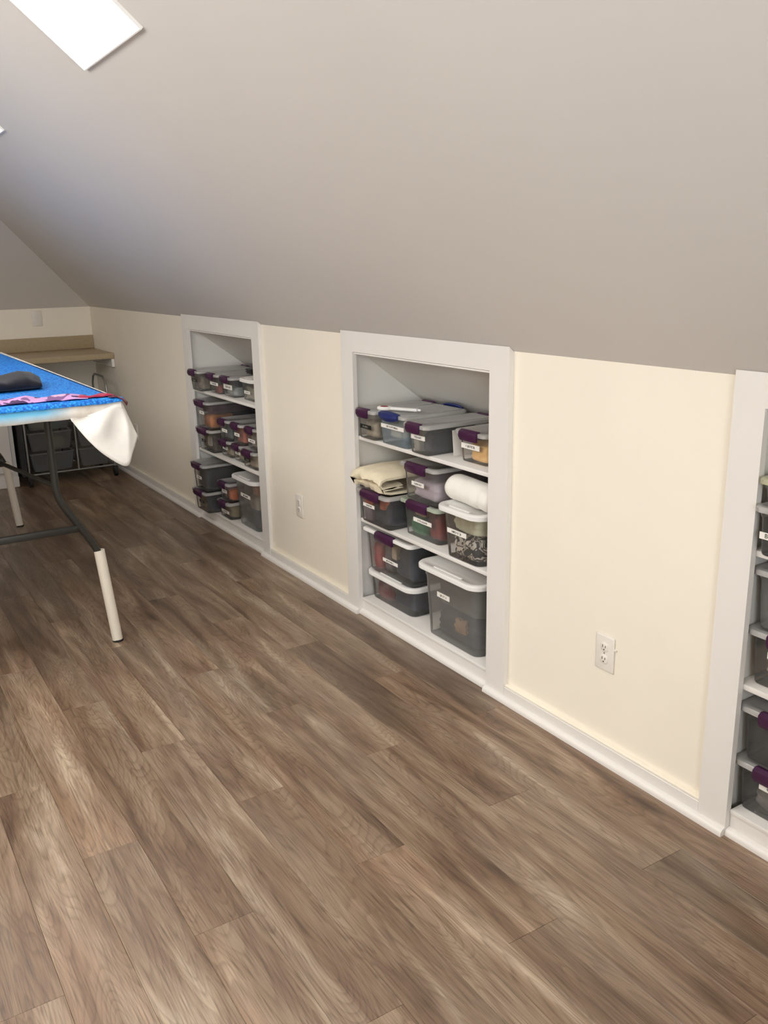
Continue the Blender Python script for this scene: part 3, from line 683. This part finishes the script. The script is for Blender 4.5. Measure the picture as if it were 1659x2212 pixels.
def paper_sheet():
    mb = MB(); g = []
    n = 10
    for k in range(n + 1):
        u = k / n; g.append((u * .20, 0.012 * math.sin(u * 2.2)))
    for s in (0, 1):
        pass
    rings = [[(x, y + .0006, .006 * (1 - x / .2)) for x, y in g] + [(x, y - .0006, .006 * (1 - x / .2)) for x, y in reversed(g)], [(x + .008, y + .0206, .098) for x, y in g] + [(x + .008, y + .0194, .098) for x, y in reversed(g)]]
    mb.loft(rings)
    o = mb.build('paper_sheet', M['paper'], smooth=30); o.location = (.055, 2.583, .8005)
    tag(o, 'white sheet of card propped between two boxes on the top shelf', 'paper')
paper_sheet()
def gadget():
    root = empty('handheld_cutter', (.060, 2.94, .9306), math.radians(-62))
    tag(root, 'white plastic hand tool with a rounded red marked end lying on the blue latched box', 'tool')
    mb = MB(); pts = []
    for k in range(20):
        a = 2 * math.pi * k / 20; pts.append((.034 * math.cos(a), .024 * math.sin(a)))
    mb.loft([[(x * s, y * s, z) for x, y in pts] for s, z in ((.93, .0), (1, .003), (1, .009), (.9, .0125))])
    mb.build('head', M['lid_white'], root, (-.075, 0, 0), smooth=50)
    q = MB().loft([[(x * s, y * s, z) for x, y in pts] for s, z in ((.5, .0), (.5, .0022), (.42, .003))]); q.build('blade_cover', ccol((120, 30, 34)), root, (-.078, 0, .0115), smooth=50)
    MB().bevbox(-.05, .075, -.011, .011, .0005, .0125, .004, 3).build('handle', M['lid_white'], root, smooth=50)
    MB().tube([(.070, 0, .006), (.088, 0, .006)], .005, 10).build('end_button', M['lid_white'], root, smooth=50)
gadget()
o = bpy.data.objects.new('fabric_bundle', lump_mesh(.10, .10, .06, 4.4, M['whitecloth'], .25)); COL.objects.link(o); o.location = (.15, 4.345, .6590)
tag(o, 'crumpled off white fabric bundle on top of the right stacked pair in the far niche', 'fabric')
o = bpy.data.objects.new('fabric_bundle', lump_mesh(.09, .10, .03, 8.4, ccol((36, 33, 34)), .25)); COL.objects.link(o); o.location = (.20, 4.665, .9145)
tag(o, 'small dark fabric bundle on the lids at the back of the far niche top shelf', 'fabric')

# ================================================================== OUTLETS AND SWITCH
def outlet(loc, rz, label, group='duplex outlets on the knee wall', nub=False):
    root = empty('wall_outlet', loc, rz); tag(root, label, 'outlet', group)
    MB().bevbox(-.0062, -.0004, -.037, .037, -.0575, .0575, .004, 3).build('plate', M['plate'], root, smooth=40)
    for s in (1, -1):
        pts = []
        for k in range(24):
            a = 2 * math.pi * k / 24; pts.append((max(-.0145, min(.0145, .0175 * math.cos(a))), .0175 * math.sin(a) * .85))
        r = MB().loft([[(x, y * sc_, z * sc_) for y, z in pts] for x, sc_ in ((-.0058, 1.0), (-.0078, 1.0), (-.0086, .93))]).build('receptacle', M['plate'], root, (0, 0, s * .0195), smooth=40)
        for y, h in ((.0055, .0085), (-.0055, .0070)):
            MB().box(-.0091, -.0080, y - .0011, y + .0011, -.001, -.001 + h).build('slot', M['slot'], r)
        MB().loft([[(x, .0022 * math.cos(2 * math.pi * k / 10), -.0075 + .0022 * math.sin(2 * math.pi * k / 10)) for k in range(10)] for x in (-.0080, -.0091)]).build('slot', M['slot'], r)
    MB().loft([[(x, .0024 * math.cos(2 * math.pi * k / 12), .0024 * math.sin(2 * math.pi * k / 12)) for k in range(12)] for x in (-.0060, -.0070)]).build('screw', M['chrome'], root)
    if nub: MB().bevbox(-.006, -.0004, -.0450, -.0365, .018, .025, .0015, 1).build('paint_drip', M['plate'], root)
    return root
outlet((0, 1.738, .350), 0, 'white duplex outlet plate on the near wall panel', nub=True)
outlet((0, 3.764, .366), 0, 'white duplex outlet plate on the wall panel between the two farther niches')
outlet((0, 6.385, .350), 0, 'white outlet plate by the far corner, partly behind the hanging cloth')
sw = empty('light_switch', (-.408, Y_END, 1.145), math.radians(90)); tag(sw, 'cream wall plate above the counter on the end wall', 'switch')
MB().bevbox(-.0062, -.0004, -.036, .036, -.0575, .0575, .004, 2).build('plate', M['plate'], sw, smooth=40)
MB().bevbox(-.0085, -.006, -.005, .005, -.012, .012, .001, 1).build('toggle', M['plate'], sw)

# ================================================================== COUNTER, CABINET, CART at the end wall
ct = empty('countertop', (-1.3, 7.06, 0)); tag(ct, 'beige laminate countertop with backsplash along the end wall', 'countertop')
CX0, CX1, CY0, CY1 = -2.6, -.002, 6.775, Y_END - .0005
def rel(mb, c): mb.v = [(x - c[0], y - c[1], z - c[2]) for x, y, z in mb.v]; return mb
rel(MB().bevbox(CX0, CX1, CY0, CY1, .852, .896, .006, 3), (-1.3, 7.06, 0)).build('slab', M['laminate'], ct, smooth=40)
rel(MB().bevbox(CX0, CX1, CY1 - .022, CY1, .8965, 1.0, .003, 2), (-1.3, 7.06, 0)).build('backsplash', M['laminate'], ct, smooth=40)
rel(MB().bevbox(CX1 - .022, CX1, CY0 + .002, CY1 - .03, .790, .8515, .002, 1), (-1.3, 7.06, 0)).build('wall_cleat', M['trim'], ct)
cab = empty('base_cabinet', (-1.55, 6.98, 0)); tag(cab, 'white painted cabinet supporting the counter beside the rolling cart', 'cabinet')
KX1 = -.80
rel(MB().bevbox(-2.3, KX1, 6.68, Y_END - .021, .001, .851, .003, 1), (-1.55, 6.98, 0)).build('body', M['cabinet'], cab)
rel(MB().bevbox(-2.3, KX1 + .0, 6.662, 6.6795, .001, .078, .003, 1), (-1.55, 6.98, 0)).build('baseboard', M['trim'], cab)
for a, b in ((-2.27, -1.56), (-1.54, KX1 - .03)):
    d = rel(MB().bevbox(a, b, 6.661, 6.6795, .11, .83, .003, 1), (-1.55, 6.98, 0)).build('door', M['cabinet'], cab)

def cart():
    X0, X1, Y0, Y1 = -.735, -.125, 6.60, 7.02
    c = ((X0 + X1) / 2, (Y0 + Y1) / 2, 0)
    root = empty('rolling_cart', c); tag(root, 'rolling wire drawer cart on black casters under the counter', 'cart')
    R = lambda mb: rel(mb, c)
    for x in (X0, X1):
        for y in (Y0, Y1):
            R(MB().tube([(x, y, .075), (x, y, .56)], .008, 8)).build('post', M['chrome'], root, smooth=60)
            cs = R(MB().tube([(x - .011, y, .031), (x + .011, y, .031)], .030, 14)).build('caster', M['rubber'], root, smooth=60)
            R(MB().bevbox(x - .016, x + .016, y - .012, y + .012, .045, .078, .003, 1)).build('fork', M['blacktray'], cs)
    xm = X0 + .345
    for y in (Y0, Y1): R(MB().tube([(xm, y, .085), (xm, y, .555)], .007, 8)).build('post', M['chrome'], root, smooth=60)
    for z in (.085, .56):
        for y in (Y0, Y1): R(MB().tube([(X0, y, z), (X1, y, z)], .007, 8)).build('rail', M['chrome'], root, smooth=60)
        for x in (X0, X1): R(MB().tube([(x, Y0, z), (x, Y1, z)], .007, 8)).build('rail', M['chrome'], root, smooth=60)
    R(MB().bevbox(X0 - .045, X0 - .010, Y0 - .004, Y1 + .004, .075, .60, .004, 1)).build('side_panel', M['blacktray'], root)
    R(MB().bevbox(X0 + .01, X1 - .01, Y0 + .01, Y1 - .01, .571, .590, .003, 1)).build('top_tray', M['blacktray'], root)
    for k, x in enumerate((X1,)):
        R(MB().tube([(x, Y0 + .02, .56), (x, Y0 + .02, .66), (x, Y0 + .05, .715), (x, Y0 + .10, .735), (x, Y1 - .10, .735), (x, Y1 - .05, .715), (x, Y1 - .02, .66), (x, Y1 - .02, .56)], .008, 8)).build('push_handle', M['chrome'], root, smooth=60)
    for a, b, cols in ((X0 + .014, xm - .012, 0), (xm + .012, X1 - .014, 1)):
        for r_, (z0, z1) in enumerate(((.100, .235), (.250, .385), (.400, .535))):
            w, d = b - a, Y1 - Y0 - .03
            mb = MB()
            mb.loft([[(y_, x_, z) for x_, y_, z in ring(w_, d_, .02, z)] for w_, d_, z in ((w - .05, d - .03, 0), (w - .045, d - .025, .004), (w - .012, d - .004, z1 - z0 - .012), (w, d, z1 - z0 - .010), (w, d, z1 - z0))], True, False)
            # x is width here
            mb.v = [(x, y, z) for x, y, z in mb.v]
            mb.build('drawer', M['drawer'], root, ((a + b) / 2 - c[0], Y0 + .005 + d / 2 - c[1], z0), smooth=40)
    return root
cart()
for k, (x, z, rgb, lab) in enumerate(((-.625, .404, (206, 204, 140), 'pale yellow papers in the upper left cart drawer'), (-.50, .404, (120, 156, 160), 'pale teal cloth in the upper left cart drawer'), (-.505, .254, (196, 186, 150), 'cream cloth in the middle left cart drawer'))):
    o = bpy.data.objects.new('folded_fabric', lump_mesh(.18, .11, .07, 20 + k, ccol(rgb), .12)); COL.objects.link(o); o.location = (x, 6.74, z + .0015); tag(o, lab, 'fabric', 'things in the cart drawers')

# ================================================================== CUTTING TABLE
TX1, TX0, TY0, TY1, TZ = -.945, -1.700, 3.345, 5.78, 1.021
tc_ = ((TX0 + TX1) / 2, (TY0 + TY1) / 2, 0)
tab = empty('folding_table', tc_); tag(tab, 'long folding table with dark steel legs raised on white pipe feet', 'table')
R = lambda mb: rel(mb, tc_)
R(MB().bevbox(TX0, TX1, TY0, TY1, TZ - .040, TZ, .010, 3)).build('tabletop', M['tabletop'], tab, smooth=40)
def smooth_path(pts, n=6, rad=.05):
    out = [Vector(pts[0])]
    for a, b, c in zip(pts, pts[1:], pts[2:]):
        a, b, c = Vector(a), Vector(b), Vector(c)
        p0 = b + (a - b).normalized() * min(rad, (a - b).length * .45); p1 = b + (c - b).normalized() * min(rad, (c - b).length * .45)
        for k in range(n + 1):
            t = k / n; out.append(p0 * (1 - t) ** 2 + b * 2 * t * (1 - t) + p1 * t * t)
    out.append(Vector(pts[-1])); return out
xc = tc_[0]
for yl in (3.505, 5.578):
    for s in (1, -1):
        X = lambda x: xc + s * (x - xc)
        leg = R(MB().tube(smooth_path([(X(-1.178), yl, TZ - .040), (X(-1.178), yl, .645), (X(-1.045), yl, .41), (X(-1.037), yl, .34)], 6, .05), .0145, 12)).build('leg', M['steel'], tab, smooth=60)
        R(MB().tube([(X(-1.040), yl, .405), (X(-1.040), yl, .4045), (X(-1.005), yl, .008), (X(-1.005), yl, .0075)], [.017, .0215, .0215, .0215], 20)).build('pipe_foot', M['pvc'], leg, smooth=60)
        R(MB().tube([(X(-1.004), yl, .0095), (X(-1.004), yl, .0005)], [.0222, .0225], 20)).build('foot_cap', M['rubber'], leg, smooth=60)
    R(MB().bevbox(xc - (-1.112 - xc), -1.112, yl - .011, yl + .011, .495, .523, .004, 2)).build('cross_bar', M['steel'], tab, smooth=40)
    d = 1 if yl < 4 else -1
    hub = (xc, yl + .36 * d, .745)
    for s in (1, -1):
        R(MB().tube([(xc + s * .147, yl, .690), hub], .0085, 8)).build('brace', M['steel'], tab, smooth=60)
    R(MB().tube([(hub[0], hub[1] - .01 * d, hub[2]), (hub[0], yl + .75 * d, TZ - .042)], .010, 8)).build('brace', M['steel'], tab, smooth=60)
    R(MB().tube([(xc - .02, hub[1], hub[2]), (xc + .02, hub[1], hub[2])], .024, 14)).build('brace_hinge', M['steel'], tab, smooth=60)

# ---- unseen second table, added to shade the floor under the first
def copy_tree(o, parent=None):
    c = o.copy(); COL.objects.link(c); c.parent = parent
    for ch in o.children: copy_tree(ch, c)
    return c
shade_table = copy_tree(tab); shade_table.location.x -= .775
tag(shade_table, 'unseen folding table added to shade the floor under the cloth covered one', 'table')

# ---- white cover: sheet over the top with rolled edge and a hanging corner
def cover():
    o3 = (TX1, TY0, TZ)                # local origin: right front corner of the table top
    mb = MB()
    t = .0035
    w, l = TX1 - TX0, TY1 - TY0
    # cross sections: front and back hang about 4.5 cm, right side 1.5 cm
    rings = []
    def edge(y, f):
        """closed loop across x at length y; f: how far down the rim hangs"""
        g = []
        pts = [(.006, -.018), (.0080, .002), (.005, .009), (-.003, .0125), (-.013, .010), (-.021, .0038), (-w / 2, .0035), (-w + .02, .0035), (-w, .003), (-w - .004, .001), (-w - .006, -.016)]
        return [(x, y, z) for x, z in pts] + [(x * (1 - .0) + (.0 if abs(x + w / 2) > w / 2 - .001 else 0) - (.0025 if x > -w / 2 else -.0025), y, z - (.0022 if -w - .001 < x < .001 else 0)) for x, z in reversed(pts)]
    ys = [-.006] + [l * k / 12 for k in range(13)] + [l + .006]
    mb.loft([edge(y, 1) for y in ys])
    # front apron: soft rolled strip
    n = 40
    strip = []
    for k in range(n + 1):
        u = k / n; x = .004 - u * (w + .008)
        wob = noise.noise(Vector((u * 9, 0, 0))) * .003
        tuck = max(0, 1 - u / .10)
        zb = -.051 + wob + tuck * .020
        prof = [(-.004, .0030), (-.010, .0015), (-.015, -.010), (-.017, -.026), (-.015, zb + .008), (-.008, zb), (.000, zb + .004)]
        full_ = [(x, y, z) for y, z in prof] + [(x, y + .003, z + (.001 if j else -.003)) for j, (y, z) in reversed(list(enumerate(prof)))]
        strip.append(full_)
    mb.loft(strip)
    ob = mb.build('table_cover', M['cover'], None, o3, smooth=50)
    tag(ob, 'white cloth cover stretched over the raised folding table, its corner hanging down', 'table cover')
    # hanging corner flap, a part of the cover
    A = [(-.185, -.012, -.046), (-.12, -.016, -.040), (-.07, -.020, -.025), (-.025, -.020, -.012), (.002, -.014, -.006), (.012, .004, -.008), (.020, .020, -.016)]
    B_ = [(-.180, -.016, -.060), (-.158, -.028, -.098), (-.128, -.040, -.142), (-.080, -.048, -.195), (-.008, -.050, -.243), (.028, -.028, -.195), (.060, .0, -.143)]
    g = []
    nu, nv = 36, 14
    def curve(P, u):
        u *= len(P) - 1; i_ = min(int(u), len(P) - 2); f = u - i_
        p0, p1, p2, p3 = (Vector(P[max(i_ - 1, 0)]), Vector(P[i_]), Vector(P[i_ + 1]), Vector(P[min(i_ + 2, len(P) - 1)]))
        return 0.5 * ((2 * p1) + (p2 - p0) * f + (2 * p0 - 5 * p1 + 4 * p2 - p3) * f * f + (3 * p1 - p0 - 3 * p2 + p3) * f ** 3)
    fv, ff = [], []
    for j in range(nv + 1):
        v = j / nv
        for i_ in range(nu + 1):
            u = i_ / nu
            q = curve(A, u).lerp(curve(B_, u), v)
            fold = .016 * math.sin(u * 13) * math.sin(math.pi * min(1, v * 1.1)) * (1 - .3 * u)
            q.y += fold - .012 * v * (1 - v) * 4 * .3
            fv.append(q[:])
    for j in range(nv):
        for i_ in range(nu):
            a = j * (nu + 1) + i_; ff.append([a, a + 1, a + nu + 2, a + nu + 1])
    fb = MB(); fb.add(fv, ff)
    fl = fb.build('hanging_corner', M['whitecloth'], ob, smooth=180)
    so = fl.modifiers.new('thickness', 'SOLIDIFY'); so.thickness = .0025
    return ob
cover()

# ---- blue mat with a front lip
def blue_mat():
    o3 = (TX1, TY0, TZ + .004)
    mb = MB(); n = 50; w, l = TX1 - TX0, TY1 - TY0
    rings = []
    for k in range(n + 1):
        u = k / n; x = .012 - u * (w + .0)
        f = min(1, k / 4)
        wob = noise.noise(Vector((u * 14, 3, 0))) * .0015
        zl = -.008 + wob + (1 - f) * .004
        rings.append([(x, l - .03, .0), (x, l - .03, .010), (x, .5 * l, .011), (x, .02, .0115), (x, -.012, .0105), (x, -.021, .004), (x, -.0235, -.003), (x, -.023, zl), (x, -.0185, zl - .001), (x, -.0185, -.002), (x, -.012, .0005), (x, .02, .0)])
    # keep the mat back from the long right edge except at the lip
    for rg in rings:
        for j in (0, 1, 2, 3, 11):
            k_ = 1.0 if j < 3 else .9
            rg[j] = (rg[j][0] - .040 * k_ * (1 - (.012 - rg[j][0]) / w), rg[j][1], rg[j][2])
    mb.loft(rings)
    o = mb.build('cutting_mat', M['mat'], None, o3, smooth=50)
    tag(o, 'bright blue woven mat covering the top of the raised table', 'mat')
blue_mat()

# ---- things on the mat
ZM = TZ + .004 + .0122
def cloth_strip(name, pts, width, mat, label, seed, amp=.010, thick=.004, nseg=24, wseg=8, cat='fabric'):
    """a rumpled length of fabric laid along pts (x, y), standing in loose folds on the mat"""
    pts = [Vector((p[0], p[1], 0)) for p in pts]
    L_ = [0]
    for a, b in zip(pts, pts[1:]): L_.append(L_[-1] + (b - a).length)
    def at(s):
        for k in range(len(pts) - 1):
            if s <= L_[k + 1] + 1e-9:
                f = (s - L_[k]) / max(1e-9, L_[k + 1] - L_[k]); return pts[k].lerp(pts[k + 1], f), (pts[k + 1] - pts[k]).normalized()
        return pts[-1], (pts[-1] - pts[-2]).normalized()
    v, f = [], []
    for k in range(nseg + 1):
        c, t = at(L_[-1] * k / nseg); nrm = Vector((-t.y, t.x, 0))
        for j in range(wseg + 1):
            q = c + nrm * width * (j / wseg - .5) * (1 + .15 * noise.noise(Vector((k * .4, seed, 0))))
            z = max(0, amp * (.55 + noise.noise(Vector((k * .55, j * .35, seed))) + .6 * noise.noise(Vector((k * 1.2, j * .9, seed + 9)))))
            edge_ = min(1, min(k, nseg - k) / 2, min(j, wseg - j) / 1.0 + .25)
            v.append((q.x, q.y, ZM + thick + z * edge_))
    for k in range(nseg):
        for j in range(wseg):
            a = k * (wseg + 1) + j; f.append([a, a + 1, a + wseg + 2, a + wseg + 1])
    mb = MB(); mb.add(v, f); o = mb.build(name, mat, smooth=180)
    s = o.modifiers.new('thickness', 'SOLIDIFY'); s.thickness = thick; s.offset = 0
    tag(o, label, cat); return o
cloth_strip('fabric_strip', [(-1.64, 3.40), (-1.40, 3.405), (-1.20, 3.41), (-1.05, 3.385)], .105, M['patch_purple'], 'rumpled lilac and plum print fabric along the front edge of the blue mat', 1.7, .012, .003, 26, 6)
cloth_strip('fabric_strip', [(-1.12, 3.372), (-1.03, 3.370), (-.955, 3.366)], .04, ccol((150, 40, 66)), 'crimson fabric strip at the right front corner of the blue mat', 5.2, .008, .003, 14, 5)
cloth_strip('fabric_strip', [(-1.50, 4.62), (-1.34, 4.66), (-1.24, 4.70)], .05, ccol((88, 62, 150)), 'small violet fabric piece farther back on the blue mat', 3.1, .010, .004, 12, 5)
def red_scrap():
    P = [[(-.985, 3.340, ZM + .001), (-.955, 3.338, ZM + .002), (-.932, 3.338, ZM - .004), (-.915, 3.336, ZM - .026)],
         [(-.985, 3.325, ZM + .001), (-.958, 3.322, ZM + .001), (-.938, 3.318, ZM - .012), (-.926, 3.314, ZM - .034)]]
    mb = MB(); mb.add([q for r_ in P for q in r_], [[k, k + 1, k + 5, k + 4] for k in range(3)])
    o = mb.build('fabric_strip', ccol((92, 28, 34)), smooth=180); q = o.modifiers.new('thickness', 'SOLIDIFY'); q.thickness = .002; q.offset = 1
    tag(o, 'dark red fabric scrap drooping over the corner of the blue mat', 'fabric')
red_scrap()
def trousers():
    """dark garment folded flat, its hem end open toward the front"""
    mb = MB(); n = 20; rings = []
    for k in range(15):
        u = k / 14; x = -1.66 + .55 * u
        hgt = .074 * (1 - .30 * u) * (1 - .4 * max(0, (u - .78) / .22) ** 2) + .012 * noise.noise(Vector((u * 5, 1, 2))); wd = .30 * (1 - .10 * u)
        rg = []
        for j in range(n):
            a = 2 * math.pi * j / n; e = .68
            cx, cz = math.copysign(abs(math.cos(a)) ** e, math.cos(a)), math.copysign(abs(math.sin(a)) ** e, math.sin(a))
            zz = hgt / 2 + cz * hgt / 2 + (.018 * noise.noise(Vector((u * 5, a * 1.2, 5))) if cz > 0 else 0)
            rg.append((x + (.02 * cx if u > .9 else 0), 3.84 + cx * wd / 2 + .03 * u, max(.0006, zz)))
        if k == 14: rg = [(x_ - .004, 3.87 + (y_ - 3.87) * .93, .0006 + z_ * .8 + .004) for x_, y_, z_ in rg]
        rings.append(rg)
    mb.loft(rings)
    o = mb.build('folded_garment', M['navycloth'], None, (0, 0, ZM), smooth=60)
    tag(o, 'dark charcoal garment folded on the blue mat', 'clothing')
trousers()
o = bpy.data.objects.new('fabric_bundle', lump_mesh(.10, .16, .030, 2.2, ccol((188, 186, 188)), .2)); COL.objects.link(o); o.location = (-1.40, 4.36, ZM + .0005)
tag(o, 'pale grey crumpled cloth behind the charcoal garment on the mat', 'fabric')

# ================================================================== CEILING LIGHT PANELS
def light_panel(y0, y1, side, label):
    """flat panel lying on the slope; side 1: right slope, -1: left slope"""
    x0, x1 = -1.016, -1.70
    if side < 0: x0, x1 = X_LEFT - x0, X_LEFT - x1
    z = lambda x: KNEE - x * TS if side > 0 else KNEE + (x - X_LEFT) * TS
    a, b = Vector((x0, 0, z(x0))), Vector((x1, 0, z(x1)))
    ln = (b - a).length; ctr = (a + b) / 2 + Vector((0, (y0 + y1) / 2, 0))
    ang = math.atan2((b - a).z, (b - a).x) if side < 0 else math.atan2((a - b).z, (a - b).x)
    root = empty('ceiling_light', ctr); root.rotation_euler = (0, -ang, 0)
    tag(root, label, 'ceiling light', 'flat light panels on the sloped ceiling')
    h = ln / 2; w = (y1 - y0) / 2
    fr = MB()
    f = .004
    for q in ((-h, h, -w, -w + f), (-h, h, w - f, w), (-h, -h + f, -w + f, w - f), (h - f, h, -w + f, w - f)): fr.box(q[0], q[1], q[2], q[3], -.009, -.0005)
    fr.build('frame', M['frame_metal'], root)
    MB().box(-h + f, h - f, -w + f, w - f, -.0088, -.002).build('diffuser', M['panel_glow'] if side > 0 else M['fill_glow_left'], root)
    return root
light_panel(2.500, 3.072, 1, 'flat glowing light panel on the sloped ceiling at the top left of the photo')
light_panel(4.475, 5.047, 1, 'flat glowing light panel farther along the slope, only its corner in view')
light_panel(0.525, 1.097, 1, 'flat glowing light panel on the slope above the camera')
for yy, nm in ((.525, 'nearest the gable window'), (1.85, 'facing the near wall panel'), (3.175, 'facing the middle niche')): light_panel(yy, yy + .572, -1, 'unseen fill panel added on the opposite slope, ' + nm)  # unseen panels, added to brighten the knee wall
